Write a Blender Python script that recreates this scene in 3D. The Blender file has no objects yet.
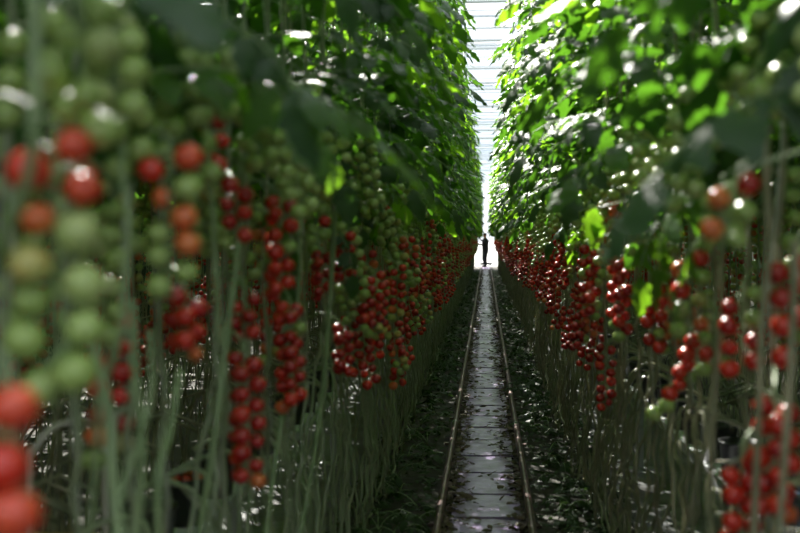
import bpy, math, random
import numpy as np
from mathutils import Vector, Matrix, Euler
PI = math.pi
rnd = random.Random(11)
C = bpy.context.scene.collection
SC = bpy.context.scene

# ------------------------------------------------------------------ camera
F = 1111.1
CAM = Vector((0.0025, 0.0, 1.52))
cam_d = bpy.data.cameras.new('camera'); cam = bpy.data.objects.new('camera', cam_d); C.objects.link(cam)
cam_d.lens = 50; cam_d.sensor_width = 36; cam_d.clip_start = 0.02; cam_d.clip_end = 500
yaw = math.atan(86.0 / F); pitch = -math.atan(28.5 / F)
cam.location = CAM
cam.rotation_euler = (PI/2 + pitch, 0, yaw)
cam_d.dof.use_dof = True; cam_d.dof.focus_distance = 11.0; cam_d.dof.aperture_fstop = 2.6
SC.camera = cam
CR = Euler((PI/2 + pitch, 0, yaw)).to_matrix()

def P(px, py, d):
    """world point at y = d lying on the line of sight of pixel (px, py)"""
    v = CR @ Vector(((px - 400) / F, (266.5 - py) / F, -1))
    return CAM + v * (d / v.y)

# ------------------------------------------------------------------ materials
def mat(name, col, rough=0.5, spec=0.5, metal=0.0, var=None, scale=8.0, bump=0.0, coat=0.0, sss=0.0, bscale=None):
    m = bpy.data.materials.new(name); m.use_nodes = True
    nt = m.node_tree; b = nt.nodes['Principled BSDF']
    b.inputs['Roughness'].default_value = rough
    b.inputs['Specular IOR Level'].default_value = spec
    b.inputs['Metallic'].default_value = metal
    b.inputs['Coat Weight'].default_value = coat
    b.inputs['Coat Roughness'].default_value = 0.12
    b.inputs['Base Color'].default_value = (*col, 1)
    if sss:
        b.inputs['Subsurface Weight'].default_value = sss
        b.inputs['Subsurface Radius'].default_value = (0.02, 0.008, 0.003)
        b.inputs['Subsurface Scale'].default_value = 0.5
    if var is not None or bump:
        tc = nt.nodes.new('ShaderNodeTexCoord')
        nz = nt.nodes.new('ShaderNodeTexNoise'); nz.inputs['Scale'].default_value = scale; nz.inputs['Detail'].default_value = 5
        nt.links.new(tc.outputs['Object'], nz.inputs['Vector'])
        if var is not None:
            cr = nt.nodes.new('ShaderNodeValToRGB')
            cr.color_ramp.elements[0].position = 0.35; cr.color_ramp.elements[1].position = 0.65
            cr.color_ramp.elements[0].color = (*col, 1); cr.color_ramp.elements[1].color = (*var, 1)
            nt.links.new(nz.outputs['Fac'], cr.inputs['Fac']); nt.links.new(cr.outputs['Color'], b.inputs['Base Color'])
        if bump:
            n2 = nt.nodes.new('ShaderNodeTexNoise'); n2.inputs['Scale'].default_value = bscale or scale * 3
            nt.links.new(tc.outputs['Object'], n2.inputs['Vector'])
            bp = nt.nodes.new('ShaderNodeBump'); bp.inputs['Strength'].default_value = bump; bp.inputs['Distance'].default_value = 0.01
            nt.links.new(n2.outputs['Fac'], bp.inputs['Height']); nt.links.new(bp.outputs['Normal'], b.inputs['Normal'])
    return m

def leaf_mat(name, col, col2, trans, fac=0.42, rough=0.38):
    m = bpy.data.materials.new(name); m.use_nodes = True
    nt = m.node_tree; b = nt.nodes['Principled BSDF']; out = nt.nodes['Material Output']
    b.inputs['Roughness'].default_value = rough; b.inputs['Specular IOR Level'].default_value = 0.34
    tc = nt.nodes.new('ShaderNodeTexCoord'); nz = nt.nodes.new('ShaderNodeTexNoise'); nz.inputs['Scale'].default_value = 7; nz.inputs['Detail'].default_value = 3
    nt.links.new(tc.outputs['Object'], nz.inputs['Vector'])
    cr = nt.nodes.new('ShaderNodeValToRGB'); cr.color_ramp.elements[0].position = 0.3; cr.color_ramp.elements[1].position = 0.7
    cr.color_ramp.elements[0].color = (*col, 1); cr.color_ramp.elements[1].color = (*col2, 1)
    nt.links.new(nz.outputs['Fac'], cr.inputs['Fac']); nt.links.new(cr.outputs['Color'], b.inputs['Base Color'])
    vz = nt.nodes.new('ShaderNodeTexNoise'); vz.inputs['Scale'].default_value = 60; nt.links.new(tc.outputs['Object'], vz.inputs['Vector'])
    bp = nt.nodes.new('ShaderNodeBump'); bp.inputs['Strength'].default_value = 0.5; bp.inputs['Distance'].default_value = 0.006
    nt.links.new(vz.outputs['Fac'], bp.inputs['Height']); nt.links.new(bp.outputs['Normal'], b.inputs['Normal'])
    t = nt.nodes.new('ShaderNodeBsdfTranslucent'); t.inputs['Color'].default_value = (*trans, 1)
    mx = nt.nodes.new('ShaderNodeMixShader'); mx.inputs[0].default_value = fac
    nt.links.new(b.outputs[0], mx.inputs[1]); nt.links.new(t.outputs[0], mx.inputs[2]); nt.links.new(mx.outputs[0], out.inputs['Surface'])
    return m

def glass_mat(name, tint=(0.95, 0.97, 0.98), fac=0.05):
    m = bpy.data.materials.new(name); m.use_nodes = True
    nt = m.node_tree; nt.nodes.remove(nt.nodes['Principled BSDF']); out = nt.nodes['Material Output']
    a = nt.nodes.new('ShaderNodeBsdfTransparent'); a.inputs['Color'].default_value = (*tint, 1)
    g = nt.nodes.new('ShaderNodeBsdfGlossy'); g.inputs['Roughness'].default_value = 0.05
    mx = nt.nodes.new('ShaderNodeMixShader'); mx.inputs[0].default_value = fac
    nt.links.new(a.outputs[0], mx.inputs[1]); nt.links.new(g.outputs[0], mx.inputs[2]); nt.links.new(mx.outputs[0], out.inputs['Surface'])
    return m

M_LEAF = leaf_mat('tomato_leaf', (0.016, 0.036, 0.017), (0.026, 0.056, 0.022), (0.20, 0.56, 0.03), 0.19, 0.42)
M_LEAF2 = leaf_mat('young_leaf', (0.026, 0.065, 0.016), (0.040, 0.095, 0.022), (0.38, 0.80, 0.03), 0.34, 0.42)
M_STEM = mat('green_stem', (0.17, 0.25, 0.11), 0.42, 0.5, var=(0.24, 0.32, 0.15), scale=12, bump=0.2)
M_BARE = mat('bare_stem', (0.20, 0.26, 0.14), 0.36, 0.6, var=(0.27, 0.30, 0.18), scale=9, bump=0.3)
M_BARE2 = mat('dull_stem', (0.16, 0.18, 0.10), 0.34, 0.6, var=(0.29, 0.27, 0.17), scale=9, bump=0.3)
M_CALYX = mat('calyx_green', (0.06, 0.15, 0.03), 0.5)
M_STRING = mat('white_twine', (0.6, 0.6, 0.55), 0.6)
FRUIT = {
 'D': mat('deep_red_skin', (0.34, 0.012, 0.010), 0.26, 0.5, var=(0.42, 0.016, 0.010), scale=20, coat=0.25, sss=0.05),
 'R': mat('red_skin', (0.52, 0.022, 0.012), 0.26, 0.5, var=(0.60, 0.035, 0.015), scale=20, coat=0.25, sss=0.05),
 'V': mat('vermilion_skin', (0.60, 0.055, 0.025), 0.27, 0.5, var=(0.62, 0.085, 0.03), scale=25, coat=0.2, sss=0.05),
 'O': mat('orange_skin', (0.60, 0.10, 0.025), 0.28, 0.5, var=(0.58, 0.17, 0.04), scale=25, coat=0.2, sss=0.05),
 'Y': mat('turning_skin', (0.44, 0.36, 0.10), 0.3, 0.5, var=(0.36, 0.40, 0.12), scale=25, coat=0.2, sss=0.05),
 'G': mat('green_skin', (0.25, 0.36, 0.08), 0.3, 0.5, var=(0.32, 0.43, 0.13), scale=20, coat=0.2, sss=0.05),
 'P': mat('pale_green_skin', (0.42, 0.49, 0.19), 0.3, 0.5, var=(0.34, 0.44, 0.14), scale=20, coat=0.2, sss=0.05),
}

# ------------------------------------------------------------------ mesh building
class MB:
    def __init__(s): s.v = []; s.f = []; s.m = []; s.mats = []
    def mi(s, m):
        if m not in s.mats: s.mats.append(m)
        return s.mats.index(m)
    def add(s, vs, fs, m):
        o = len(s.v); i = s.mi(m)
        s.v += [tuple(v) for v in vs]; s.f += [tuple(a + o for a in f) for f in fs]; s.m += [i] * len(fs)
    def box(s, lo, hi, m):
        (a, b, c), (d, e, f) = lo, hi
        s.add([(a,b,c),(d,b,c),(d,e,c),(a,e,c),(a,b,f),(d,b,f),(d,e,f),(a,e,f)],
              [(0,3,2,1),(4,5,6,7),(0,1,5,4),(1,2,6,5),(2,3,7,6),(3,0,4,7)], m)
    def tube(s, pts, rad, m, n=6, cap=True):
        pts = [Vector(p) for p in pts]
        if not isinstance(rad, (list, tuple)): rad = [rad] * len(pts)
        vs = []; prev = None
        for i, p in enumerate(pts):
            t = (pts[min(i+1, len(pts)-1)] - pts[max(i-1, 0)])
            t = t.normalized() if t.length > 1e-9 else Vector((0,0,1))
            if prev is None:
                a = Vector((1,0,0)) if abs(t.x) < 0.8 else Vector((0,1,0))
                u = (a - t * a.dot(t)).normalized()
            else:
                u = prev - t * prev.dot(t)
                u = u.normalized() if u.length > 1e-6 else t.orthogonal().normalized()
            prev = u; w = t.cross(u)
            for k in range(n):
                an = 2*PI*k/n
                vs.append(p + (u*math.cos(an) + w*math.sin(an)) * rad[i])
        fs = [(i*n+k, i*n+(k+1) % n, (i+1)*n+(k+1) % n, (i+1)*n+k) for i in range(len(pts)-1) for k in range(n)]
        if cap: fs += [tuple(range(n-1, -1, -1)), tuple((len(pts)-1)*n + k for k in range(n))]
        s.add(vs, fs, m)
    def lathe(s, prof, m, n=20, o=(0,0,0), axis='z'):
        vs = []; ox, oy, oz = o
        for r, z in prof:
            for k in range(n):
                a = 2*PI*k/n
                p = (r*math.cos(a), r*math.sin(a), z)
                if axis == 'x': p = (p[2], p[0], p[1])
                vs.append((p[0]+ox, p[1]+oy, p[2]+oz))
        fs = [(i*n+k, i*n+(k+1) % n, (i+1)*n+(k+1) % n, (i+1)*n+k) for i in range(len(prof)-1) for k in range(n)]
        s.add(vs, fs, m)
    def merge(s, o, M=None):
        for f, mi in zip(o.f, o.m): pass
        off = len(s.v); mp = [s.mi(m) for m in o.mats]
        s.v += [tuple(M @ Vector(v)) for v in o.v] if M is not None else o.v
        s.f += [tuple(a + off for a in f) for f in o.f]; s.m += [mp[i] for i in o.m]
    def mesh(s, name, smooth=True):
        me = bpy.data.meshes.new(name); me.from_pydata(s.v, [], s.f)
        for m in s.mats: me.materials.append(m)
        me.polygons.foreach_set('material_index', s.m)
        me.polygons.foreach_set('use_smooth', [smooth] * len(s.f)); me.update()
        return me
    def obj(s, name, parent=None, loc=None, smooth=True):
        return link(name, s.mesh(name, smooth), parent, loc)

def link(name, me, parent=None, loc=None):
    o = bpy.data.objects.new(name, me); C.objects.link(o)
    if parent is not None: o.parent = parent
    if loc is not None: o.location = loc
    return o
def tag(o, label=None, cat=None, group=None, kind=None):
    if label: o['label'] = label
    if cat: o['category'] = cat
    if group: o['group'] = group
    if kind: o['kind'] = kind
    return o
def empty(name, loc=(0,0,0), rz=0):
    o = bpy.data.objects.new(name, None); C.objects.link(o); o.location = loc; o.rotation_euler = (0,0,rz)
    o.empty_display_size = 0.1
    return o

def smooth_path(pts, n):
    """Catmull-Rom resample"""
    pts = [Vector(p) for p in pts]
    q = [pts[0]*2 - pts[1]] + pts + [pts[-1]*2 - pts[-2]]
    out = []
    segs = len(pts) - 1
    for i in range(n + 1):
        u = i / n * segs; k = min(int(u), segs - 1); t = u - k
        a, b, c, d = q[k], q[k+1], q[k+2], q[k+3]
        out.append(0.5 * ((2*b) + (c-a)*t + (2*a-5*b+4*c-d)*t*t + (3*b-a-3*c+d)*t**3))
    return out

# ------------------------------------------------------------------ leaves
def leaflet(mb, O, D, N, L, W, m, r, hi=True):
    """lobed leaflet from O along D, face normal N, drooping towards the tip"""
    D = D.normalized(); S = D.cross(N)
    if S.length < 1e-4: S = D.orthogonal()
    S.normalize(); N = S.cross(D)
    if hi:
        st = [(0, .04), (.1, .38), (.2, .82), (.28, .72), (.4, 1.0), (.5, .74), (.62, .80), (.74, .48), (.86, .34), (1.0, 0.01)]
    else:
        st = [(0, .05), (.25, .9), (.6, .8), (1.0, .02)]
    droop = r.uniform(.10, .45); fold = r.uniform(.05, .5); tw = r.uniform(-.4, .4)
    vs = []
    for t, w in st:
        c = O + D * (L * t * (1 - droop*.25*t)) - N * (L * droop * t * t)
        ww = W * .5 * w; a = tw * t
        Sx = S * math.cos(a) + N * math.sin(a)
        rip = N * (W * .06 * math.sin(t * 19 + tw * 5)) if hi else Vector((0,0,0))
        vs += [c - Sx * ww - N * (ww * fold) + rip, c, c + Sx * ww - N * (ww * fold) - rip]
    k = len(st); fs = []
    for i in range(k - 1):
        fs += [(3*i, 3*i+3, 3*i+4, 3*i+1), (3*i+1, 3*i+4, 3*i+5, 3*i+2)]
    mb.add(vs, fs, m)

def leaf(mb, O, az, L, r, hi=True, young=False, el=None, sag=None):
    """compound tomato leaf: petiole + opposite lobed leaflets + terminal leaflet"""
    m = M_LEAF2 if young else M_LEAF
    el = r.uniform(.15, .6) if el is None else el; sag = r.uniform(.7, 1.5) if sag is None else sag
    h = Vector((math.cos(az), math.sin(az), 0)); Z = Vector((0,0,1))
    pts = []; p = Vector(O); n = 7; ang = el
    for i in range(n + 1):
        pts.append(p.copy()); p = p + (h*math.cos(ang) + Z*math.sin(ang)) * (L / n); ang -= sag / n * 1.1
    if hi: mb.tube(pts, [0.0032 - .0018*i/n for i in range(n+1)], M_STEM, 4)
    else: mb.tube([pts[0], pts[3], pts[-1]], .0025, M_STEM, 3, False)
    side = h.cross(Z)
    for i, sz in ((2, .55), (3, .8), (4, .35), (5, 1.0), (6, .5)) if hi else ((2, .6), (4, .95), (6, .8)):
        T = (pts[i+1] - pts[i]).normalized(); up = side.cross(T)
        if up.z < 0: up = -up
        for sg in (-1, 1):
            a = r.uniform(.7, 1.2)
            D = T * math.cos(a) + side * (sg * math.sin(a)) + Vector((0,0,-r.uniform(0,.5)))
            nn = (up + Vector((r.uniform(-.35,.35), r.uniform(-.35,.35), 0))).normalized()
            l = L * .30 * sz * r.uniform(.85, 1.15) * (1 if hi else 1.15)
            leaflet(mb, pts[i], D, nn, l, l * r.uniform(.55, .7) * (1 if hi else 1.2), m, r, hi)
    T = (pts[-1] - pts[-2]).normalized(); up = side.cross(T)
    if up.z < 0: up = -up
    leaflet(mb, pts[-1], T, up, L * .34, L * .24, m, r, hi)

def foliage(r, hi, nl, z0=1.78, z1=4.0, bias=None, low=0.0):
    mb = MB()
    for i in range(nl):
        z = z0 + (z1 - z0) * (i + r.uniform(-.4, .4)) / nl
        az = i * 2.4 + r.uniform(-.5, .5)
        t = (z - z0) / (z1 - z0)
        L = r.uniform(.36, .50) * (1 - .35 * max(0, t - .75) / .25)
        leaf(mb, (0.006*math.cos(az), 0.006*math.sin(az), z), az, L, r, hi, young=(r.random() < .25 + .3*t))
    return mb

# ------------------------------------------------------------------ fruit
def tomato_mb(m, D, hi=True, calyx=True):
    mb = MB(); nu, nv = (20, 13) if hi else (8, 5)
    vs = [(0, 0, -D*.47)]
    for j in range(1, nv):
        th = PI * j / nv
        for k in range(nu):
            a = 2*PI*k/nu
            rr = math.sin(th) * D * .5 * (1 + (.012*math.cos(5*a) if hi else 0) * (1 - math.cos(th)) / 2 * 1)
            vs.append((rr*math.cos(a), rr*math.sin(a), -math.cos(th) * D * .47 - (.03*D * max(0, -math.cos(th)-.9) * 10 * -1 if False else 0)))
    vs.append((0, 0, D*.44))
    fs = [(0, 1 + (k+1) % nu, 1 + k) for k in range(nu)]
    for j in range(nv - 2):
        b = 1 + j*nu
        fs += [(b+k, b+(k+1) % nu, b+nu+(k+1) % nu, b+nu+k) for k in range(nu)]
    b = 1 + (nv-2)*nu; e = len(vs) - 1
    fs += [(b+k, b+(k+1) % nu, e) for k in range(nu)]
    mb.add(vs, fs, m)
    if hi and calyx:
        for k in range(5):
            a = 2*PI*k/5; c, s_ = math.cos(a), math.sin(a)
            w = D*.05
            mb.add([(0-s_*w, c*w, D*.45), (s_*w, -c*w, D*.45), (c*D*.22+s_*w, s_*D*.22-c*w, D*.435), (c*D*.22-s_*w, s_*D*.22+c*w, D*.435), (c*D*.40, s_*D*.40, D*.47),],
                   [(0,1,2,3), (3,2,4)], M_CALYX)
        mb.tube([(0,0,D*.43), (0,0,D*.52)], D*.05, M_CALYX, 6)
    return mb
DT = 0.042
T_HI = {k: tomato_mb(FRUIT[k], DT).mesh('tomato') for k in FRUIT}
T_LO = {k: tomato_mb(FRUIT[k], DT, False) for k in FRUIT}

def truss_def(r, spec, D=DT, cols=2, bend=0.0, lean=(0, 0), face=0.0, step=None):
    """spec: ripeness letters from the shoulder down. returns spine points and the fruit list (pos, letter, scale, rot)"""
    n = len(spec); st = step or (D * (.50 if cols == 2 else .36))
    spine = []; fr = []
    for i in range(n + 2):
        t = i / max(1, n)
        spine.append(Vector((lean[0]*t + bend*t*t, lean[1]*t, -i * st)))
    cf, sf = math.cos(face), math.sin(face)
    for i, ch in enumerate(spec):
        if ch == '.': continue
        if cols == 2: sx, sy = (-1 if i % 2 else 1), r.uniform(-.45, .45)
        elif cols == 1: sx, sy = 0.25*(-1)**i, 0
        else: sx, sy = ((-1, .1), (1, .1), (0.05, -.85))[i % 3]
        ox = sx * D * .53 * r.uniform(.72, 1.25); oy = sy * D
        p = spine[i+1] + Vector((ox*cf - oy*sf, ox*sf + oy*cf, r.uniform(-.16, .16)*D))
        fr.append((p, ch, D / DT * r.uniform(.80, 1.06), (r.uniform(-.35,.35), r.uniform(-.35,.35), r.uniform(0, 6.28))))
    return spine, fr

def truss_stalk(spine, fr, A):
    """peduncle from the stem at A (truss-local), over the shoulder and down the spine, with a pedicel to every fruit"""
    mb = MB()
    A = Vector(A); path = [A, A*.5 + Vector((0,0,.03)), spine[0] + Vector((0,0,.006))]
    path = smooth_path(path, 6)
    mb.tube(path + spine[1:], [.0034]*len(path) + [.0028 - .001*i/len(spine) for i in range(len(spine)-1)], M_STEM, 5)
    for p, ch, sc, rot in fr:
        i = min(range(len(spine)), key=lambda k: (spine[k] - p).length)
        i = max(0, i - 1)
        top = p + Euler(rot).to_matrix() @ Vector((0, 0, DT*.48*sc))
        mid = (spine[i] + top) * .5 + Vector((0, 0, .006))
        mb.tube([spine[i], mid, top], .0015, M_STEM, 4, False)
    return mb

def add_truss(plant, T, spec, r, A, detail=True, **kw):
    """a truss part with its tomatoes as sub-parts; T and A in plant-local coordinates"""
    spine, fr = truss_def(r, spec, **kw)
    T = Vector(T)
    tr = truss_stalk(spine, fr, Vector(A) - T).obj('tomato_truss', plant, T)
    for p, ch, sc, rot in fr:
        o = link('tomato', T_HI[ch], tr, p); o.scale = (sc,)*3; o.rotation_euler = rot
    return tr

def spec_for(r, z):
    """ripeness by the height of the truss on the plant"""
    n = r.choice((10, 12, 12, 14))
    if z > 1.70: return ''.join(r.choice('GGGGP') for _ in range(n))
    if r.random() < .25: return ''.join(r.choice('DRDOGGY') for _ in range(n))
    if z > 1.5:
        k = r.randint(1, n - 3); s = ''
        for i in range(n): s += r.choice('RROD') if i < k - 1 else (r.choice('OY') if i < k + 1 else r.choice('GGP'))
        return s
    if z > 1.3: return ''.join(r.choice('DDRRR') for _ in range(n-3)) + r.choice(('RRO', 'DRR', 'OYG', 'RRR'))
    return ''.join(r.choice('DDDR') for _ in range(n-1)) + r.choice('RRO')

# ------------------------------------------------------------------ stems
ROW = 0.60          # lateral place of the two rows beside the track
GUT = 1.02          # lateral place of the gutters behind them
def stem_mb(r, sgn, m=M_BARE, hi=True, extra=True):
    """fruiting stem standing on the twine plus the long bare loop that runs down to the floor and back up to the pot"""
    mb = MB(); n = 6 if hi else 3
    ly = r.uniform(-.35, .35)
    up = [(r.uniform(-.02,.02), ly*.9, .10), (r.uniform(-.03,.03), ly*.7, .35), (r.uniform(-.03,.03), ly*.35, .65),
          (r.uniform(-.012,.012), ly*.12, .95), (0, 0, 1.25), (r.uniform(-.01,.01), r.uniform(-.01,.01), 1.7), (0,0,2.2), (r.uniform(-.01,.01), 0, 2.9), (0,0,3.95)]
    pts = smooth_path(up, 40 if hi else 12)
    for i, p in enumerate(pts):
        p.x += .007*math.sin(i*1.9 + ly*9); p.y += .009*math.sin(i*1.3 + ly*5)
    N = len(pts); rad = [(.0066 if i % 4 else .0098) * (1 - .35*i/N) for i in range(N)] if hi else [.007*(1 - .3*i/N) for i in range(N)]
    mb.tube(pts, rad, m, n)
    if extra:
        a = ly*.9; b = a + r.uniform(-.6, .6)
        lp = [up[0], (r.uniform(-.03,.05)*sgn, a + (b-a)*.3, .012+.01), (.05*sgn, a+(b-a)*.6, .03), (r.uniform(-.02,.10)*sgn, b, .25), (r.uniform(-.04,.14)*sgn, b + r.uniform(-.1,.1), .55),
              (.18*sgn, b + r.uniform(-.1,.1), .86), (.40*sgn, b, .80)]
        pts = smooth_path(lp, 30 if hi else 10)
        for i, p in enumerate(pts): p.x += .008*math.sin(i*1.7 + b*9); p.y += .010*math.sin(i*1.1 + b*5)
        mb.tube(pts, [(.0070 if i % 4 else .0102) for i in range(len(pts))] if hi else .0075, m, n)
    for q in range(1 if extra else 0):                 # older bare lengths hanging beside it
        y = r.uniform(-.14, .14); dy = r.uniform(-.25, .25); t = r.uniform(.7, 1.15)
        sp = [(r.uniform(-.04,.07)*sgn, y + dy, .02), (r.uniform(-.04,.08)*sgn, y + dy*.8, .3), (r.uniform(-.04,.06)*sgn, y + dy*.3, t*.7), (.02*sgn, y*.5, t), (0, 0, t + .12)]
        pts = smooth_path(sp, 22 if hi else 7)
        for i, p in enumerate(pts): p.x += .007*math.sin(i*1.6 + y*19); p.y += .010*math.sin(i*1.2 + dy*15)
        mb.tube(pts, [(.0052 if i % 4 else .0082) for i in range(len(pts))] if hi else .006, m, n)
    # a bare hanging side shoot and dried leaf scars
    if hi:
        for k in range(5):
            z = r.uniform(.3, 1.2); an = r.uniform(0, 6.28); y = ly*.75*max(0, 1 - z/1.2)
            l = r.uniform(.03, .16)
            mb.tube([(0, y, z), (math.cos(an)*l*.5, y+math.sin(an)*l*.5, z+.01), (math.cos(an)*l*.6, y+math.sin(an)*l*.7, z-l*.6)], .002, m, 4)
    return mb
def string_mb():
    mb = MB(); mb.tube([(.012*math.cos(i*1.1), .012*math.sin(i*1.1), .95 + i*.155) for i in range(21)] + [(0,0,4.3)], .0012, M_STRING, 4)
    return mb
ORD = ['first','second','third','fourth','fifth','sixth','seventh','eighth','ninth','tenth','eleventh','twelfth','thirteenth','fourteenth','fifteenth','sixteenth',
 'seventeenth','eighteenth','nineteenth','twentieth','twenty-first','twenty-second','twenty-third','twenty-fourth','twenty-fifth','twenty-sixth','twenty-seventh','twenty-eighth','twenty-ninth','thirtieth']

r = random.Random(5)
FOL_HI = [foliage(r, True, 22).mesh('foliage') for _ in range(8)]
FOL_LO_MB = [foliage(r, False, 20) for _ in range(6)]
FOL_LO = [m.mesh('foliage') for m in FOL_LO_MB]
STEM_HI = {s: [stem_mb(r, s, M_BARE if s < 0 else M_BARE2).mesh('stem') for _ in range(7)] for s in (-1, 1)}
STEM_LO_MB = {s: [stem_mb(r, s, M_BARE if s < 0 else M_BARE2, False) for _ in range(5)] for s in (-1, 1)}
STEM_LO = {s: [m.mesh('stem') for m in STEM_LO_MB[s]] for s in (-1, 1)}
STRING = string_mb().mesh('support_twine')

# shared truss designs for the plants further down the aisle
TZ = (1.95, 1.70, 1.47, 1.24)
TD = {}
for ti, z in enumerate(TZ):
    for v in range(4):
        for s in (-1, 1):
            sp = spec_for(r, z + r.uniform(-.05, .05))
            out = Vector((-s * r.uniform(.05, .17), r.uniform(-.08, .08), -.04))
            spine, fr = truss_def(r, sp, cols=r.choice((2, 2, 3)), bend=-s*r.uniform(-.02, .05), lean=(0, r.uniform(-.05,.05)), face=r.uniform(-.6, .6))
            stalk = truss_stalk(spine, fr, -out)
            low = MB(); low.merge(MB())
            for p, ch, sc, rot in fr:
                low.merge(T_LO[ch], Matrix.Translation(p) @ Matrix.Scale(sc, 4))
            low2 = MB(); low2.merge(low); low2.tube([-out, Vector((0,0,.005)), spine[-1]], .003, M_STEM, 3, False)
            full = MB(); full.merge(stalk); full.merge(low)
            TD[(ti, v, s)] = dict(off=out, spine=spine, fr=fr, stalk=stalk.mesh('tomato_truss'), full=full.mesh('tomato_truss'), far=low2)

# ------------------------------------------------------------------ hand-placed trusses nearest the camera
# (side, px, py of the shoulder, distance, ripeness from the top, keywords)
HERO = [
 # left row
 (-1, 56, 128, 1.10, 'VRVOPYPGGGGG', dict(D=.044)),
 (-1, 80, -12, 1.12, 'GGPGGGG', dict(D=.043)),
 (-1, 30, 10, 1.35, 'GGGGGG', dict(D=.042)),
 (-1, 118, 30, 1.42, 'GGGPGG', dict(D=.040)),
 (-1, 6, 366, 0.86, 'VRVRVVO', dict(D=.045, cols=1, step=.0405)),
 (-1, 170, 142, 1.50, 'VRGOOGOGGG', dict(D=.040)),
 (-1, 112, 186, 1.62, 'GGGPGG', dict(D=.037, cols=1, step=.037)),
 (-1, 150, 70, 1.75, 'GGGGGGG', dict(D=.038)),
 (-1, 186, 290, 1.95, 'DDRDRRRO', dict(D=.038, cols=3)),
 (-1, 205, 112, 2.05, 'DDRDRDD', dict(D=.038, bend=.02)),
 (-1, 236, 188, 2.2, 'DDRDRG', dict(D=.036)),
 (-1, 280, 196, 2.62, 'RDRRRRRGRGRRRRRR', dict(D=.040, cols=3)),
 (-1, 246, 350, 2.35, 'DDDDDDDDRDDDDDDRDDDO', dict(D=.040, cols=3)),
 (-1, 290, 300, 2.85, 'RDDRGDDDDRDDRDDDRRO', dict(D=.040, cols=3)),
 (-1, 244, 290, 2.5, 'DRDDRD', dict(D=.036)),
 (-1, 260, 100, 2.5, 'GGGGGGGG', dict(D=.038)),
 (-1, 222, 60, 2.1, 'GGGGGG', dict(D=.038)),
 (-1, 300, 130, 3.0, 'GGGGPGGG', dict(D=.038)),
 (-1, 318, 190, 3.3, 'YGGGRGGG', dict(D=.038)),
 (-1, 322, 250, 3.5, 'DDRDDDRRDD', dict(D=.040, cols=3)),
 (-1, 345, 232, 3.9, 'RRDRDDRDDGG', dict(D=.040)),
 (-1, 343, 325, 3.7, 'DDDDDDDDDDR', dict(D=.040, cols=3)),
 (-1, 366, 282, 4.3, 'RDGGDDDRRDDG', dict(D=.042, cols=3)),
 # right row
 (1, 738, 176, 1.75, 'DOGOG', dict(D=.038, lean=(-.02,0))),
 (1, 797, 18, 1.75, 'GGPGGG', dict(D=.044)),
 (1, 792, 250, 1.95, 'RDRDRRGR', dict(D=.044)),
 (1, 775, 395, 2.05, 'DDRRRDRRRDDRRO', dict(D=.044, cols=3)),
 (1, 742, 448, 2.15, 'DRDRRRDRY', dict(D=.044)),
 (1, 742, 285, 2.35, 'GDGDDRRR', dict(D=.044)),
 (1, 690, 246, 2.7, 'ROGRYGOG', dict(D=.044, step=.026)),
 (1, 691, 332, 2.9, 'RRRRRRGG', dict(D=.042, cols=1, step=.027, bend=-.085)),
 (1, 715, 320, 2.75, 'GGGRGG', dict(D=.040)),
 (1, 700, 100, 2.5, 'GGGG', dict(D=.040)),
 (1, 690, 146, 2.9, 'PPGP', dict(D=.038)),
 (1, 668, 230, 3.3, 'RGGRGGDRGRDR', dict(D=.042)),
 (1, 640, 195, 3.6, 'OYPGGPPG', dict(D=.044)),
 (1, 722, 180, 2.2, 'GGGGGG', dict(D=.040)),
 (1, 620, 252, 4.0, 'RDDRRDRDDRRDRDRGDG', dict(D=.046, cols=3)),
 (1, 590, 246, 4.6, 'DRDRDDGDRDDRDGDR', dict(D=.048, cols=3)),
 (1, 655, 290, 3.5, 'GDDRGDRDGDDR', dict(D=.042, cols=3)),
]

def plant_ys(r, y0, y1, step):
    out = []; y = y0
    while y < y1:
        out.append(y + r.uniform(-.05, .05)); y += step
    return out

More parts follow.
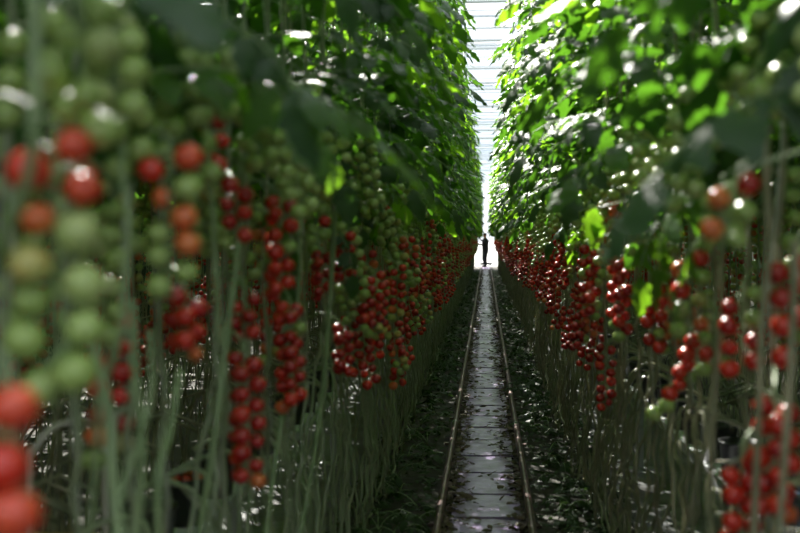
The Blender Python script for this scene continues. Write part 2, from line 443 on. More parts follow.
NEAR_HERO = {-1: 4.0, 1: 4.2}
plants = {-1: [], 1: []}
TONE = {-1: 'left', 1: 'right'}
SPECIAL = {
 (-1, 0): 'nearest tomato plant on the left, big blurred red fruit hanging low',
 (-1, 1): 'left-row tomato plant with big blurred truss, red above and pale green below',
 (1, 0): 'nearest tomato plant on the right, green fruit high and red fruit low',
}
for s in (-1, 1):
    r = random.Random(21 + s)
    ys = plant_ys(r, 0.92 if s < 0 else 1.5, 34.0, .235)
    for i, y in enumerate(ys):
        x = s * (ROW + r.uniform(-.035, .035))
        root = empty('tomato_plant', (x, y, 0))
        near = y < 12
        link('stem', r.choice(STEM_HI[s] if near else STEM_LO[s]), root)
        if y < 14: link('support_twine', STRING, root)
        f = link('foliage', r.choice(FOL_HI if near else FOL_LO), root)
        f.rotation_euler = (0, 0, r.uniform(0, 6.28)); f.location.z = r.uniform(-.06, .10)
        if y > NEAR_HERO[s]:
            for ti in range(4):
                if r.random() < (.18, .28, .28, .42)[ti]: continue
                d = TD[(ti, r.randrange(4), s)]
                loc = Vector(d['off']) + Vector((0, 0, TZ[ti] + r.uniform(-.13, .13)))
                if y < 6.6:
                    tr = link('tomato_truss', d['stalk'], root, loc)
                    for p, ch, sc, rot in d['fr']:
                        o = link('tomato', T_HI[ch], tr, p); o.scale = (sc,)*3; o.rotation_euler = rot
                else:
                    link('tomato_truss', d['full'], root, loc)
        elif y > 1.25:
            for ti in range(4):
                if r.random() < (.15, .35, .65, 1.1)[ti]: continue
                d = TD[(ti, r.randrange(4), s)]
                loc = Vector(d['off']) + Vector((0, 0, TZ[ti] + r.uniform(-.10, .08)))
                if ti: loc.x = s * r.uniform(.02, .12)
                tr = link('tomato_truss', d['stalk'], root, loc)
                for p, ch, sc, rot in d['fr']:
                    o = link('tomato', T_HI[ch], tr, p); o.scale = (sc,)*3; o.rotation_euler = rot
        plants[s].append(root)
        side = TONE[s]
        if (s, i) in SPECIAL: tag(root, SPECIAL[(s, i)], 'tomato plant', 'tomato plants in the %s row' % side)
        elif i < 30: tag(root, '%s tomato plant from the near end of the %s-hand row' % (ORD[i], side), 'tomato plant', 'tomato plants in the %s row' % side)
        elif y < 16: tag(root, 'tomato plant with red trusses midway along the %s row' % side, 'tomato plant', 'tomato plants midway along the %s row' % side)
        else: tag(root, 'leafy tomato plant far down the %s-hand row, small in the distance' % side, 'tomato plant', 'tomato plants far down the %s row' % side)

rh = random.Random(77)
for s, px, py, d, spec, kw in HERO:
    T = P(px, py, d)
    pl = min((p for p in plants[s]), key=lambda p: abs(p.location.y - (d + .06)))
    Tl = T - pl.location
    A = Vector((0, 0, Tl.z + .02))
    kw = dict(kw); kw.setdefault('face', rh.uniform(-.2, .2))
    add_truss(pl, Tl, spec, rh, A, **kw)

# hand-placed thick stems close to the lens
HSTEM = [
 (-1, [(40,-40,1.0),(37,20,1.0),(35,110,1.0),(30,170,1.02),(14,215,1.05),(-14,290,1.1),(-20,400,1.15)], .0058),
 (-1, [(130,90,1.55),(122,165,1.45),(128,220,1.42),(124,300,1.4),(118,345,1.4),(98,400,1.42),(96,470,1.45),(84,580,1.5)], .0042),
 (-1, [(242,150,2.25),(238,250,2.2),(226,340,2.15),(214,440,2.1),(196,560,2.1)], .0068),
 (-1, [(78,335,1.2),(52,362,1.15),(28,385,1.12),(8,425,1.1),(-20,500,1.1)], .0065),
 (-1, [(90,330,1.35),(106,400,1.35),(112,470,1.33),(128,580,1.3)], .0060),
 (-1, [(132,300,1.5),(136,380,1.5),(142,450,1.5),(134,580,1.5)], .0055),
 (-1, [(180,370,1.8),(170,430,1.75),(158,480,1.7),(160,580,1.7)], .0062),
 (-1, [(150,330,1.7),(150,400,1.7),(120,500,1.65),(112,580,1.6)], .0060),
 (-1, [(205,120,2.0),(212,200,2.0),(216,280,2.0),(222,350,2.0)], .0050),
 (-1, [(300,220,3.0),(296,330,3.0),(280,430,2.9),(262,560,2.8)], .0075),
 (-1, [(335,210,3.4),(328,330,3.4),(318,430,3.4),(296,560,3.3)], .0075),
 (1, [(764,100,1.9),(768,240,1.9),(762,330,1.9),(758,430,1.9),(752,580,1.9)], .0062),
 (1, [(796,240,1.8),(792,340,1.8),(786,440,1.8),(776,580,1.8)], .0062),
 (1, [(722,200,2.4),(720,330,2.4),(712,440,2.4),(708,580,2.4)], .0060),
]
for s, path, rad in HSTEM:
    pts = smooth_path([P(*p) for p in path], 26)
    d = sum(p.y for p in pts) / len(pts)
    pl = min(plants[s], key=lambda p: abs(p.location.y - d))
    pts = [p - pl.location for p in pts]
    mb = MB(); mb.tube(pts, [rad * (1.22 if i % 7 == 3 else 1.0) for i in range(len(pts))], M_STEM if s < 0 else M_BARE2, 10)
    mb.obj('stem', pl)

# single low leaves hanging in the fruit zone (lit ones among them)
def low_leaf(s, px, py, d, L, az, el=.1, sag=1.4, young=True, single=False, nrm=None, tip=None):
    T = P(px, py, d); pl = min(plants[s], key=lambda p: abs(p.location.y - d)); Tl = T - pl.location
    mb = MB(); rr = random.Random(int(px * 7 + py))
    if single:
        D = (P(*tip) - T).normalized()
        mb.tube(smooth_path([Vector((0,0,Tl.z+.02)), Tl*.5 + Vector((0,0,Tl.z*.5+.03)), Tl], 6), .002, M_STEM, 4)
        leaflet(mb, Tl, D, Vector(nrm), L, L*.62, M_LEAF2, rr, True)
    else:
        mb.tube([Vector((0,0,Tl.z)), Tl], .003, M_STEM, 4)
        leaf(mb, Tl, az, L, rr, True, young, el, sag)
    o = mb.obj('leaf', pl); o['label'] = 'low-hanging leaf'
low_leaf(-1, 340, 166, 2.5, .075, 0, single=True, nrm=(.2, .8, .5), tip=(328, 196, 2.5))
low_leaf(-1, 318, 158, 2.5, .055, 0, single=True, nrm=(.2, .8, .6), tip=(342, 166, 2.5))
low_leaf(1, 596, 208, 3.4, .13, 0, single=True, nrm=(-.25, .85, .4), tip=(578, 252, 3.4))
low_leaf(1, 602, 236, 3.45, .085, 0, single=True, nrm=(-.2, .8, .6), tip=(582, 212, 3.4))
for k in range(26):
    s = rh.choice((-1, 1)); d = rh.uniform(2.0, 7.0)
    x = s * rh.uniform(.42, .55); z = rh.uniform(1.55, 1.82)
    pl = min(plants[s], key=lambda p: abs(p.location.y - d))
    mb = MB(); z0 = z + .05
    leaf(mb, (0, 0, z), PI/2 + s*PI/2 + rh.uniform(-1.2, 1.2), rh.uniform(.22, .34), rh, True, rh.random() < .5, rh.uniform(-.1, .3), rh.uniform(1.2, 1.8))
    o = mb.obj('leaf', pl)

# openings in the leaves where the sun reaches down to the fruit
SUN = Vector((-.26, .76, .70)).normalized()
def open_shafts(shafts):
    import bmesh
    for s in (-1, 1):
        for pl in plants[s]:
            if pl.location.y > 10: continue
            fo = next(c for c in pl.children if c.name.startswith('foliage'))
            M = Matrix.Translation(pl.location) @ Matrix.Translation((0, 0, fo.location.z)) @ fo.rotation_euler.to_matrix().to_4x4()
            me = fo.data; n = len(me.vertices); co = np.empty(n*3); me.vertices.foreach_get('co', co); co = co.reshape(-1, 3)
            W = co @ np.array(M.to_3x3()).T + np.array(M.translation)
            hit = np.zeros(n, bool)
            for T, rad in shafts:
                d = W - np.array(T); t = d @ np.array(SUN); q = np.linalg.norm(d - np.outer(t, np.array(SUN)), axis=1)
                hit |= (q < rad) & (t > .04)
            if not hit.any(): continue
            bm = bmesh.new(); bm.from_mesh(me); bm.verts.ensure_lookup_table()
            stem_i = next((i for i, m in enumerate(me.materials) if m == M_STEM), -1)
            dead = set()
            for i in np.nonzero(hit)[0]:
                v = bm.verts[int(i)]
                if v in dead or not v.link_faces or v.link_faces[0].material_index == stem_i: continue
                st = [v]; dead.add(v)
                while st:
                    for e in st.pop().link_edges:
                        for u in e.verts:
                            if u not in dead: dead.add(u); st.append(u)
            bmesh.ops.delete(bm, geom=list(dead), context='VERTS')
            m2 = me.copy(); bm.to_mesh(m2); bm.free(); fo.data = m2
open_shafts([(P(588, 228, 3.4), .06), (P(334, 178, 2.5), .05), (P(686, 370, 2.88), .06), (P(664, 408, 2.88), .04), (P(690, 160, 2.9), .05), (P(132, 52, 1.4), .04),
             (P(75, 245, 1.1), .05), (P(645, 230, 3.6), .05), (P(676, 265, 2.7), .04), (P(270, 290, 2.6), .05), (P(10, 430, .86), .06), (P(620, 290, 4.0), .06),
             (P(735, 350, 2.35), .05), (P(190, 330, 1.95), .05), (P(345, 350, 3.7), .05), (P(300, 480, 3.0), .04), (P(700, 470, 2.6), .05), (P(380, 420, 4.2), .04)])

# ------------------------------------------------------------------ plants further off and in the rows behind: one mass
def build_mass():
    r = random.Random(99)
    mats = []; V = []; FL = []; FT = []; MI = []; off = 0
    cache = {}
    def arr(mb):
        k = id(mb)
        if k not in cache:
            mp = []
            for m in mb.mats:
                if m not in mats: mats.append(m)
                mp.append(mats.index(m))
            cache[k] = (np.array(mb.v, np.float32), np.array([a for f in mb.f for a in f], np.int32),
                        np.array([len(f) for f in mb.f], np.int32), np.array([mp[i] for i in mb.m], np.int32))
        return cache[k]
    def put(mb, x, y, z, rz):
        nonlocal off
        v, fl, ft, mi = arr(mb)
        c, s_ = math.cos(rz), math.sin(rz)
        R = np.array([[c, s_, 0], [-s_, c, 0], [0, 0, 1]], np.float32)
        V.append(v @ R + np.array([x, y, z], np.float32)); FL.append(fl + off); FT.append(ft); MI.append(mi); off += len(v)
    rows = [(-ROW, 34.1, 57, .25, 3), (ROW, 34.1, 57, .25, 3)]
    for q in (1, -1):
        rows += [(q*1.45, .3, 57, .19, 3), (q*1.95, .3, 57, .30, 1), (q*3.1, .3, 57, .30, 1), (q*3.7, .3, 57, .34, 1), (q*4.8, .3, 57, .36, 1)]
    for x, y0, y1, st, nt in rows:
        s = -1 if x < 0 else 1
        y = y0
        while y < y1:
            put(r.choice(FOL_LO_MB), x + r.uniform(-.04,.04), y, r.uniform(-.05,.1), r.uniform(0, 6.28))
            q = s if abs(x) < 1 else -s
            put(r.choice(STEM_LO_MB[q]), x + r.uniform(-.03,.03), y, 0, 0)
            for ti in r.sample(range(4), nt):
                d = TD[(ti, r.randrange(4), q)]
                put(d['far'], x + d['off'].x, y + d['off'].y, TZ[ti] + d['off'].z + r.uniform(-.08,.08), 0)
            y += st * r.uniform(.8, 1.2)
    V = np.concatenate(V); FL = np.concatenate(FL); FT = np.concatenate(FT); MI = np.concatenate(MI)
    me = bpy.data.meshes.new('tomato_plant_rows')
    me.vertices.add(len(V)); me.vertices.foreach_set('co', V.ravel())
    me.loops.add(len(FL)); me.loops.foreach_set('vertex_index', FL)
    me.polygons.add(len(FT)); me.polygons.foreach_set('loop_start', np.concatenate([[0], np.cumsum(FT)[:-1]]).astype(np.int32))
    try: me.polygons.foreach_set('loop_total', FT)
    except Exception: pass
    for m in mats: me.materials.append(m)
    me.polygons.foreach_set('material_index', MI); me.polygons.foreach_set('use_smooth', np.ones(len(FT), bool))
    me.update(calc_edges=True); me.validate()
    return tag(link('tomato_plant_rows', me), 'mass of tomato plants in the rows behind and at the far end', 'tomato plants', None, 'stuff')
build_mass()

# ------------------------------------------------------------------ floor, path, litter
XL, XR, Y0, Y1 = -5.6, 7.2, -3.0, 74.6
ZG, ZR = 5.0, 5.75
M_SOIL = mat('dark_soil', (0.028, 0.024, 0.018), 0.8, 0.3, var=(0.05, 0.045, 0.03), scale=5, bump=0.6)
M_CONC = mat('pale_concrete', (0.62, 0.62, 0.60), 0.6, 0.4, var=(0.55, 0.55, 0.54), scale=1.5, bump=0.1)
M_FILM = mat('grey_violet_slab', (0.20, 0.13, 0.27), 0.34, 0.6, var=(0.50, 0.36, 0.66), scale=6, bump=0.5, bscale=14)
M_WFILM = mat('soiled_ground_film', (0.16, 0.165, 0.17), 0.3, 0.6, var=(0.04, 0.04, 0.035), scale=3, bump=0.5, bscale=9)
M_LITTER = mat('dry_leaf', (0.045, 0.028, 0.014), 0.6, 0.4, var=(0.09, 0.055, 0.025), scale=7)
M_LITG = leaf_mat('fallen_green_leaf', (0.014, 0.035, 0.010), (0.028, 0.055, 0.016), (0.10, 0.22, 0.03), 0.15, 0.55)
M_PIPE = mat('worn_steel_pipe', (0.26, 0.15, 0.15), 0.38, 0.6, 0.6, var=(0.12, 0.09, 0.08), scale=14, bump=0.2)
M_STEEL = mat('galvanised_steel', (0.45, 0.46, 0.47), 0.4, 0.5, 0.7)
M_ALU = mat('white_aluminium', (0.72, 0.73, 0.75), 0.45, 0.5, 0.1)
M_GLASS = glass_mat('roof_glass')
M_BLOCK = mat('dark_green_light_block', (0.02, 0.035, 0.022), 0.8, 0.2)  # for the added light-blocking wall panels, and the dark side kerbs
M_BLACK = mat('black_plastic', (0.012, 0.012, 0.014), 0.35, 0.5)
M_SUB = mat('coco_substrate', (0.06, 0.04, 0.025), 0.9, 0.2, bump=0.6, scale=30)
M_TUBE = mat('black_tube', (0.02, 0.02, 0.022), 0.35)

fl = MB(); fl.box((XL, Y0, -.10), (XR, 59.5, -.012), M_SOIL); fl.box((XL, 59.5, -.10), (XR, Y1, .0), M_CONC)
tag(fl.obj('floor', smooth=False), 'dark bare floor below the rows with pale concrete at the far end', None, None, 'structure')
# strips of white ground film under the gutters
for s, nm in ((-1, 'floor_film_left'), (1, 'floor_film_right')):
    mb = MB(); vs = []; fs = []; rr = random.Random(3 + s); nx, ny = 6, 200
    for j in range(ny + 1):
        for i in range(nx + 1):
            vs.append((s * (.78 + .66 * i / nx), .0 + 54 * j / ny, -.008 + rr.uniform(0, .012)))
    fs = [(j*(nx+1)+i, j*(nx+1)+i+1, (j+1)*(nx+1)+i+1, (j+1)*(nx+1)+i) for j in range(ny) for i in range(nx)]
    mb.add(vs, fs, M_WFILM)
    tag(mb.obj(nm), 'white plastic ground film below the gutter', None, None, 'structure')
# slab path between the rails
mb = MB(); rr = random.Random(8); y = -.5
while y < 58:
    L = .58 + rr.uniform(-.03, .03); a = .006 * rr.uniform(-1, 1)
    x0, x1 = -.185 + rr.uniform(-.012,.012), .185 + rr.uniform(-.012,.012); z = .022 + rr.uniform(-.003,.003)
    n = 6
    vs = []; fs = []
    for j in range(n+1):
        for i in range(n+1):
            ex = 0 if 0 < i < n and 0 < j < n else -.006
            vs.append((x0 + (x1-x0)*i/n, y + .02 + (L-.04)*j/n + (rr.uniform(-.004,.004)), z + a*(i/n-.5) + ex + rr.uniform(-.002,.002)))
    fs = [(j*(n+1)+i, j*(n+1)+i+1, (j+1)*(n+1)+i+1, (j+1)*(n+1)+i) for j in range(n) for i in range(n)]
    mb.add(vs, fs, M_FILM)
    mb.box((x0+.003, y+.023, -.012), (x1-.003, y+L-.023, z-.014), M_FILM)
    y += L
tag(mb.obj('floor_path', smooth=True), 'grey-blue slabs laid between the two rails', None, None, 'structure')

# rail track: pipes and sleepers
tr = empty('rail_track', (0, 0, 0))
tag(tr, 'long straight pipe-rail track running down the middle of the aisle', 'track')
for s in (-1, 1):
    mb = MB(); pts = [(s*.2375 + .0025*math.sin(k*.9+s), -.5 + k*1.0, .058 + .0015*math.sin(k*1.3)) for k in range(60)]
    mb.tube(pts, .0215, M_PIPE, 14)
    rl = mb.obj('rail', tr)
    cm = MB()
    for k in range(10):
        yy = 2.75 + 6.0*k + (0 if s < 0 else -.05)
        cm.lathe([(.0, -.03), (.0245, -.03), (.0255, -.026), (.0255, .026), (.0245, .03), (.0, .03)], M_STEEL, 14)
        n = 6 * 14; base = len(cm.v) - n
        for q in range(base, len(cm.v)):
            v = cm.v[q]; cm.v[q] = (s*.2375 + v[0], yy + v[2], .058 + v[1])
    cm.obj('pipe_collar', rl)
mbs = MB(); mbs.box((-.30, -.022, -.010), (.30, .022, .004), M_PIPE); mbs.box((-.249, -.018, .004), (-.226, .018, .038), M_PIPE); mbs.box((.226, -.018, .004), (.249, .018, .038), M_PIPE)
sm = mbs.mesh('cross_tie', False)
for k in range(50): link('cross_tie', sm, tr, (0, .08 + 1.16*k, 0))

# leaf litter and low weeds along the foot of the rows
def litter(n, name, label, gen, m, cat):
    mb = MB(); rr = random.Random(n)
    for k in range(n):
        x, y = gen(rr)
        O = Vector((x, y, rr.uniform(.0, .05))); a = rr.uniform(0, 6.28)
        L = rr.uniform(.03, .085)
        leaflet(mb, O, Vector((math.cos(a), math.sin(a), rr.uniform(-.1,.5))), Vector((rr.uniform(-.5,.5), rr.uniform(-.5,.5), 1)).normalized(), L, L*.55, m, rr, y < 9)
    return tag(mb.obj(name), label, cat, None, 'stuff')
def g_side(rr):
    s = rr.choice((-1, 1)); y = 1.5 + 50 * rr.random()**1.7
    return s * rr.uniform(.285, .80), y
def g_path(rr):
    y = 2.5 + 50 * rr.random()**1.6; t = rr.random()
    x = rr.choice((-1, 1)) * (.215 - .11 * rr.random()**2) if t < .88 else rr.uniform(-.17, .17)
    return x, y
litter(9000, 'fallen_green_leaves', 'fallen dark green leaves heaped on both sides of the rails', g_side, M_LITG, 'leaves')
litter(7500, 'dry_leaf_litter', 'brown dried leaf litter on the slabs and along the rails', g_path, M_LITTER, 'leaf litter')
mb = MB(); rr = random.Random(31)
for k in range(420):
    s = rr.choice((-1, 1)); y = 2.5 + 42 * rr.random()**1.5; x = s * rr.uniform(.36, .62)
    for q in range(3 if y < 14 else 2):
        leaf(mb, (x, y, rr.uniform(.0, .03)), rr.uniform(0, 6.28), rr.uniform(.12, .24), rr, y < 9, False, rr.uniform(.5, 1.3), rr.uniform(1.0, 2.2))
mb.mats = [M_LITG if m in (M_LEAF,) else m for m in mb.mats]
tag(mb.obj('undergrowth'), 'low dark leafy undergrowth at the foot of the rows', 'undergrowth', None, 'stuff')

# ------------------------------------------------------------------ gutters, pots, pipes behind the rows
def gutter(s):
    g = empty('hanging_gutter', (s*GUT, 0, 0))
    mb = MB(); y0, y1 = .3, 54
    prof = [(-.13, .60), (-.115, .54), (.115, .54), (.13, .60), (.126, .60), (.112, .545), (-.112, .545), (-.126, .60)]
    vs = [(x, y, z) for y in (y0, y1) for x, z in prof]
    n = len(prof); mb.add(vs, [(k, (k+1) % n, n+(k+1) % n, n+k) for k in range(n)] + [tuple(range(n)), tuple(range(2*n-1, n-1, -1))], M_ALU)
    mb.obj('trough', g, smooth=False)
    st = MB(); st.box((-.02, -.015, -.01), (.02, .015, .54), M_STEEL); st.box((-.12, -.02, .525), (.12, .02, .54), M_STEEL); st.box((-.09, -.05, -.01), (.09, .05, .004), M_STEEL)
    me = st.mesh('stand', False)
    for k in range(18): link('stand', me, g, (0, 1.4 + 3.0*k, 0))
    return g
for s in (-1, 1):
    tag(gutter(s), 'white metal gutter on stands behind the %s-hand row' % TONE[s], 'gutter', 'gutters behind the rows')
pot_o = MB()
pot_o.lathe([(0, 0), (.062, 0), (.066, .004), (.080, .150), (.086, .150), (.086, .162), (.078, .162), (.074, .130), (0, .130)], M_BLACK, 24)
pot_m = pot_o.mesh('pot_body')
sb = MB(); sb.lathe([(0, .138), (.05, .136), (.075, .131)], M_SUB, 20); sub_m = sb.mesh('substrate')
dr = MB(); dr.tube(smooth_path([(.03, 0, .11), (.03, 0, .24), (.06, .03, .29), (.10, .05, .20), (.12, .05, .02)], 14), .0028, M_TUBE, 5); dr_m = dr.mesh('drip_tube')
SPOT = {(-1, 6): 'black pot with pinkish tomatoes heaped in it, behind the left-hand row'}
pots = {}
for s in (-1, 1):
    for k in range(30):
        y = 1.25 + .41*k
        p = empty('plant_pot', (s*GUT, y, .545)); pots[(s, k)] = p
        link('pot_body', pot_m, p); link('substrate', sub_m, p); link('drip_tube', dr_m, p)
        if k < 14: tag(p, '%s black pot from the near end on the %s-hand gutter' % (ORD[k], TONE[s]), 'pot', 'black pots on the gutters')
        else: tag(p, 'black pot far along the %s-hand gutter behind the stems' % TONE[s], 'pot', 'pots far along the %s gutter' % TONE[s])
# the pot of dropped fruit
pp = P(183, 470, 3.70)
pk = min(range(30), key=lambda k: abs(pots[(-1, k)].location.y - 3.75))
tag(pots[(-1, pk)], 'black pot with pinkish dropped tomatoes heaped on it, behind the left-hand row')
rr = random.Random(4)
names = ['foremost','middle','rear','topmost','leftmost','rightmost']
for q, (dx, dy, dz) in enumerate(((-.035,-.03,.152), (.012,-.042,.152), (.045,.005,.152), (-.03,.028,.152), (.0,-.005,.183), (.018,.042,.152))):
    o = link('tomato', T_HI[('O','R','O','R','O','O')[q]], None, pots[(-1, pk)].location + Vector((dx, dy, dz))); o.scale = (.92,)*3
    o.rotation_euler = (rr.uniform(0,3), rr.uniform(0,3), 0)
    tag(o, '%s dropped tomato in the black pot' % ('leftmost front','right front','rightmost','left rear','topmost','rear right')[q], 'tomato', 'dropped tomatoes in the pot')
# irrigation hose along each gutter and the bent pale pipe on the left
for s in (-1, 1):
    mb = MB(); mb.tube([(s*(GUT+.155), .4 + 3*k, .585) for k in range(18)], .010, M_TUBE, 8)
    for k in range(36): mb.tube([(s*(GUT+.13), .6+1.5*k, .585), (s*(GUT+.165), .6+1.5*k, .585)], .004, M_TUBE, 5)
    tag(mb.obj('irrigation_hose'), 'black irrigation hose clipped along the %s-hand gutter' % TONE[s], 'hose', 'irrigation hoses')
M_PALE = mat('pale_conduit', (0.55, 0.52, 0.45), 0.3, 0.6)
hp = [P(30, 476, 2.5), P(34, 452, 2.5), P(50, 430, 2.52), P(72, 421, 2.6), P(90, 424, 2.7), P(104, 440, 2.8)]
mb = MB(); base = hp[0].copy(); base.z = 0.0; e = hp[-1].copy(); e.z = 0
mb.tube(smooth_path([base, base + Vector((0,0,.35)), *hp, e + Vector((0,0,.3)), e], 40), .008, M_PALE, 10)
tag(mb.obj('bent_hose'), 'pale hose bent into a hoop behind the nearest stems on the left', 'hose')
# yellow crate and blue crate on the floor behind the left-hand row
def crate(loc, rz, col, name, label):
    m = mat(name, col, 0.4, 0.5); w, l, h = .15, .24, .20
    c = empty('harvest_crate', loc, rz)
    mb = MB(); mb.box((-w,-l,.0), (w,l,.012), m)
    for a in (-1, 1):
        mb.box((a*w-.008, -l, .012), (a*w+.008, l, .05), m); mb.box((a*w-.012, -l-.012, h-.02), (a*w+.012, l+.012, h), m)
        mb.box((-w, a*l-.008, .012), (w, a*l+.008, .05), m); mb.box((-w-.012, a*l-.012, h-.021), (w+.012, a*l+.012, h-.001), m)
        for k in range(9): y = -l + 2*l*k/8; mb.box((a*w-.006, y-.014, .05), (a*w+.006, y+.014, h-.02), m)
        for k in range(6): x = -w + 2*w*k/5; mb.box((x-.014, a*l-.006, .05), (x+.014, a*l+.006, h-.02), m)
    mb.obj('crate_body', c, smooth=False)
    hm = MB()
    for a in (-1, 1): hm.tube([(-.05, a*(l+.014), h-.03), (-.05, a*(l+.034), h-.03), (.05, a*(l+.034), h-.03), (.05, a*(l+.014), h-.03)], .006, m, 6)
    hm.obj('handle', c)
    tag(c, label, 'crate')
crate((-1.02, 2.35, .605), 0.0, (.55, .34, .05), 'amber_plastic', 'amber crate lying on the left-hand gutter behind the nearest stems')
crate((1.02, 3.3, .605), 0.0, (.10, .16, .28), 'blue_plastic', 'dull blue crate on the right-hand gutter behind the stems')
for s, ks in ((-1, (1, 2, 3)), (1, (4, 5, 6))):
    cy = 2.35 if s < 0 else 3.3
    for k in range(30):
        p = pots[(s, k)]
        if abs(p.location.y - cy) < .36:
            for ch in list(p.children): bpy.data.objects.remove(ch)
            bpy.data.objects.remove(p); pots[(s, k)] = None

# ------------------------------------------------------------------ greenhouse shell
def shell():
    gut = [XL + 3.2*k for k in range(5)]
    rb = MB(); gl = MB(); n = round((Y1 - Y0) / 3.2); sp = (Y1 - Y0) / n
    for k in range(n):
        a = Y0 + sp*k; b = a + sp; c = (a+b)/2
        for (y0, z0, y1, z1) in ((a, ZG, c, ZR), (c, ZR, b, ZG)):
            gl.add([(XL, y0, z0), (XR, y0, z0), (XR, y1, z1), (XL, y1, z1)], [(0,1,2,3)], M_GLASS)
            x = XL
            while x <= XR + .01:
                rb.add([(x-.010, y0, z0-.035), (x+.010, y0, z0-.035), (x+.010, y1, z1-.035), (x-.010, y1, z1-.035), (x-.010, y0, z0-.008), (x+.010, y0, z0-.008), (x+.010, y1, z1-.008), (x-.010, y1, z1-.008)],
                       [(0,3,2,1),(4,5,6,7),(0,1,5,4),(1,2,6,5),(2,3,7,6),(3,0,4,7)], M_ALU)
                x += 1.28
            ym, zm = (y0+y1)/2, (z0+z1)/2
            rb.box((XL, ym-.008, zm-.035), (XR, ym+.008, zm-.020), M_ALU)
        rb.box((XL, c-.02, ZR-.04), (XR, c+.02, ZR), M_ALU)
    for k in range(n+1): rb.box((XL, Y0+sp*k-.04, ZG-.03), (XR, Y0+sp*k+.04, ZG), M_ALU)
    tag(gl.obj('ceiling_glass', smooth=False), None, None, None, 'structure')
    tag(rb.obj('ceiling_bars', smooth=False), None, None, None, 'structure')
    tb = MB(); y = Y0 + 1
    while y < Y1:
        tb.box((XL, y-.015, 4.55), (XR, y+.015, 4.585), M_ALU)
        tb.tube([(XL, y, 4.90), (XR, y, 4.90)], .010, M_ALU, 5); y += 4.0
    for x in [s * q for s in (-1, 1) for q in (.60, 1.45, 1.95, 3.1, 3.7, 4.8)]: tb.tube([(x, Y0, 4.40), (x, 58, 4.40)], .002, M_STEEL, 4)
    tag(tb.obj('ceiling_wires', smooth=False), None, None, None, 'structure')
    # side walls and far gable: glazing on white bars over a low kerb
    for nm, x in (('wall_left', XL), ('wall_right', XR)):
        w = MB(); w.box((x-.05, Y0, -.1), (x+.05, Y1, .4), M_BLOCK)
        w.box((x-.03, Y0, .4), (x+.03, 58, 3.6), M_BLOCK); w.add([(x, Y0, .4), (x, Y1, .4), (x, Y1, ZG), (x, Y0, ZG)], [(0,1,2,3)], M_GLASS)  # opaque panel out of view, added to stop daylight entering from the side
        y = Y0
        while y <= Y1: w.box((x-.02, y-.02, .4), (x+.02, y+.02, ZG), M_ALU); y += 1.0
        tag(w.obj(nm, smooth=False), None, None, None, 'structure')
    for nm, y in (('wall_far', Y1), ('wall_near', Y0)):
        w = MB(); w.box((XL, y-.05, -.1), (XR, y+.05, .02), M_CONC)
        if nm == 'wall_near': w.box((XL, y-.03, .02), (XR, y+.03, 2.1), M_BLOCK)  # unseen panel added behind the camera to cut frontal light
        w.add([(XL, y, .02), (XR, y, .02), (XR, y, ZG), (XL, y, ZG)], [(0,1,2,3)], M_GLASS)
        x = XL + .35
        while x <= XR: w.box((x-.015, y-.02, .02), (x+.015, y+.02, ZG), M_ALU); x += 1.6
        for z in (2.4, ZG-.05): w.box((XL, y-.02, z-.02), (XR, y+.02, z+.02), M_ALU)
        tag(w.obj(nm, smooth=False), None, None, None, 'structure')
    g = MB(); g.box((-150, Y1+.1, -.3), (150, 400, -.02), M_CONC)
    tag(g.obj('ground_outside', smooth=False), 'pale ground outside the glass', None, None, 'structure')
shell()

# ------------------------------------------------------------------ worker and trolley at the far end
PY = 57.2
M_JACK = mat('dark_jacket', (0.016, 0.018, 0.024), 0.8, 0.2, bump=0.2, scale=20)
M_TROU = mat('dark_trousers', (0.02, 0.022, 0.03), 0.8, 0.2)
M_SKIN = mat('skin', (0.35, 0.20, 0.14), 0.5, 0.4)
M_HAIR = mat('dark_hair', (0.012, 0.009, 0.007), 0.6, 0.3)
M_SHOE = mat('black_shoe', (0.012, 0.012, 0.012), 0.5, 0.4)
def skin_obj(name, verts, edges, radii, root=0, parent=None, sub=2):
    me = bpy.data.meshes.new(name); me.from_pydata(verts, edges, [])
    o = link(name, me, parent)
    sk = o.modifiers.new('s', 'SKIN'); ss = o.modifiers.new('u', 'SUBSURF'); ss.levels = ss.render_levels = sub
    for i, rr_ in enumerate(radii):
        d = me.skin_vertices[0].data[i]; d.radius = (rr_, rr_) if not isinstance(rr_, tuple) else rr_
        d.use_root = (i == root)
    dg = bpy.context.evaluated_depsgraph_get()
    m2 = bpy.data.meshes.new_from_object(o.evaluated_get(dg)); o.modifiers.clear(); o.data = m2
    m2.polygons.foreach_set('use_smooth', [True]*len(m2.polygons))
    return o
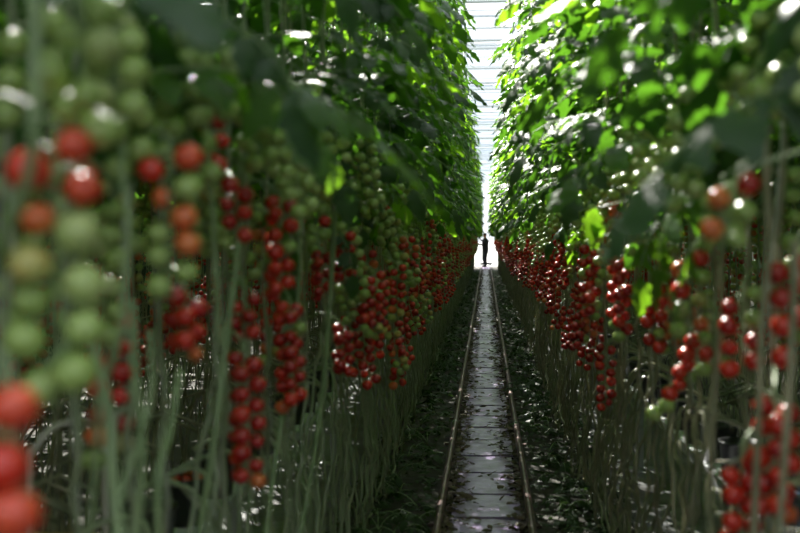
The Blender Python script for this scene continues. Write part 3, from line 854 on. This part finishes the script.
def person():
    root = empty('person', (-.04, PY, .034), math.radians(32))
    # faces -x (towards the left-hand row), y is his left/right
    V = [(0,0,.93), (-.01,0,1.08), (.0,0,1.26), (.015,0,1.41), (-.005,0,1.50), (-.03,0,1.58), (-.04,0,1.66),      # pelvis..head 0-6
         (.0,.09,.88), (-.02,.10,.50), (.05,.11,.10), (-.07,.12,.045),                                          # leg +y 7-10
         (.0,-.09,.88), (-.05,-.10,.50), (-.02,-.11,.10), (-.14,-.12,.045),                                      # leg -y 11-14
         (.015,.17,1.37), (-.02,.22,1.12), (-.22,.20,1.16), (-.30,.19,1.20),                                      # arm +y 15-18
         (.015,-.17,1.37), (-.10,-.21,1.15), (-.28,-.16,1.32), (-.345,-.14,1.39),                                  # arm -y raised 19-22
         ]
    E = [(0,1),(1,2),(2,3),(3,4),(4,5),(5,6),(0,7),(7,8),(8,9),(9,10),(0,11),(11,12),(12,13),(13,14),(3,15),(15,16),(16,17),(17,18),(3,19),(19,20),(20,21),(21,22)]
    R = [.17,.165,.18,.15,.066,.095,.10, .13,.095,.072,.05, .13,.095,.072,.05, .085,.068,.055,.034, .085,.068,.055,.034]
    # hands: palm and five bent fingers each
    for w, (dx, dz) in ((18, (-.85, .45)), (22, (-.6, .8))):
        b = Vector(V[w]); d = Vector((dx, 0, dz)).normalized(); n = Vector((-dz, 0, dx)).normalized()
        V.append(tuple(b + d*.06)); R.append(.030); E.append((w, len(V)-1)); palm = len(V) - 1
        for k, (oy, ln) in enumerate(((-.030,.055), (-.010,.068), (.010,.064), (.030,.050))):
            V.append(tuple(b + d*.095 + Vector((0,oy,0)))); R.append(.010); E.append((palm, len(V)-1))
            V.append(tuple(b + d*(.095+ln*.6) + Vector((0,oy*1.15,0)) + n*.008)); R.append(.0088); E.append((len(V)-2, len(V)-1))
            V.append(tuple(b + d*(.095+ln*.9) + Vector((0,oy*1.15,0)) + n*.028)); R.append(.0078); E.append((len(V)-2, len(V)-1))
        V.append(tuple(b + d*.045 + Vector((0,.045,0)) + n*.02)); R.append(.011); E.append((w, len(V)-1))
        V.append(tuple(b + d*.080 + Vector((0,.058,0)) + n*.035)); R.append(.009); E.append((len(V)-2, len(V)-1))
    o = skin_obj('body', V, E, R, 0, root)
    me = o.data
    for m in (M_JACK, M_TROU, M_SKIN): me.materials.append(m)
    for p in me.polygons:
        c = p.center
        hand = min((c - Vector(V[18])).length if c.x < -.29 else 9, (c - Vector(V[22])).length if c.x < -.33 else 9) < .25
        if c.z > 1.485 or hand: p.material_index = 2
        elif c.z > .90: p.material_index = 0
        else: p.material_index = 1
    # face: nose, eyes, mouth, ears
    h = MB()
    def ball(mb, c, rx, ry, rz, m, n=14, k=9, cut=None):
        vs = []; fs = []
        for j in range(k+1):
            th = PI*j/k
            for q in range(n):
                a = 2*PI*q/n
                vs.append((c[0]+rx*math.sin(th)*math.cos(a), c[1]+ry*math.sin(th)*math.sin(a), c[2]+rz*math.cos(th)))
        fs = [(j*n+q, (j+1)*n+q, (j+1)*n+(q+1) % n, j*n+(q+1) % n) for j in range(k) for q in range(n)]
        mb.add(vs, fs, m)
    ball(h, (-.133, 0, 1.605), .018, .013, .022, M_SKIN)
    for sy in (-1, 1): ball(h, (-.035, sy*.088, 1.615), .018, .008, .028, M_SKIN)
    h.obj('face', root)
    ey = MB()
    for sy in (-1, 1): ball(ey, (-.112, sy*.030, 1.635), .011, .012, .009, M_HAIR, 10, 6)
    ball(ey, (-.112, 0, 1.562), .008, .024, .005, mat('lips', (.25,.08,.06), .5), 10, 6)
    ey.obj('eyes_and_mouth', root)
    hr = MB(); ball(hr, (-.018, 0, 1.690), .098, .094, .075, M_HAIR, 18, 10); ball(hr, (.030, 0, 1.64), .058, .080, .075, M_HAIR, 18, 10); hr.obj('hair', root)
    # shoes
    for x, y in ((-.01, .115), (-.08, -.115)):
        sh = MB(); ball(sh, (x, y, .045), .135, .048, .055, M_SHOE, 18, 10)
        sh.v = [(a, b, max(c, -.004)) for a, b, c in sh.v]; sh.obj('shoe', root)
    col = MB(); col.lathe([(.066, 1.455), (.075, 1.49), (.070, 1.51), (.062, 1.505)], M_JACK, 20, (0, 0, 0)); col.obj('collar', root)
    tag(root, 'person in dark clothes standing between the rails, hand raised to the plants', 'person')
person()
tl = empty('rail_trolley', (0.0, PY + .85, .0795))
M_DARK = mat('dark_painted_steel', (0.02, 0.02, 0.022), 0.5, 0.4)
mb = MB(); mb.box((-.32, -.45, .055), (.32, .45, .155), M_DARK); mb.obj('platform', tl, smooth=False)
for sx in (-1, 1):
    for sy in (-1, 1):
        w = MB(); w.lathe([(0,-.02),(.048,-.02),(.048,.012),(.062,.014),(.062,.02),(0,.02)], M_DARK, 18, (0,0,0), 'x'); w.obj('wheel', tl, (sx*.2375, sy*.33, .049))
mb = MB(); mb.tube([(.13, -.42, .12), (.13, -.42, 1.25)], .018, M_STEEL, 8); mb.tube([(-.20, .42, .12), (-.20, .42, .95), (.20, .42, .95), (.20, .42, .12)], .014, M_STEEL, 8); mb.obj('push_handle', tl)
tag(tl, 'low dark trolley on the rails behind the person', 'trolley')

# ------------------------------------------------------------------ light
w = bpy.data.worlds.new('sky'); SC.world = w; w.use_nodes = True
nt = w.node_tree; bg = nt.nodes['Background']
bg.inputs['Color'].default_value = (0.90, 0.94, 1.0, 1); bg.inputs['Strength'].default_value = 6.5
sd = bpy.data.lights.new('sun', 'SUN'); sd.energy = 76.0; sd.angle = math.radians(.6); sd.color = (1.0, .95, .86)
so = bpy.data.objects.new('sun', sd); C.objects.link(so)
S = Vector((-.26, .76, .70)).normalized()           # direction towards the sun: ahead, left and high
so.rotation_euler = S.to_track_quat('Z', 'Y').to_euler(); so.location = (-10, 30, 20)

SC.view_settings.view_transform = 'Standard'; SC.view_settings.look = 'None'
SC.view_settings.exposure = -1.85; SC.view_settings.gamma = 1.0; SC.view_settings.use_curve_mapping = False
cy = SC.cycles
cy.max_bounces = 8; cy.diffuse_bounces = 3; cy.glossy_bounces = 3; cy.transmission_bounces = 5; cy.transparent_max_bounces = 8
cy.sample_clamp_indirect = 4.0; cy.caustics_reflective = False; cy.caustics_refractive = False
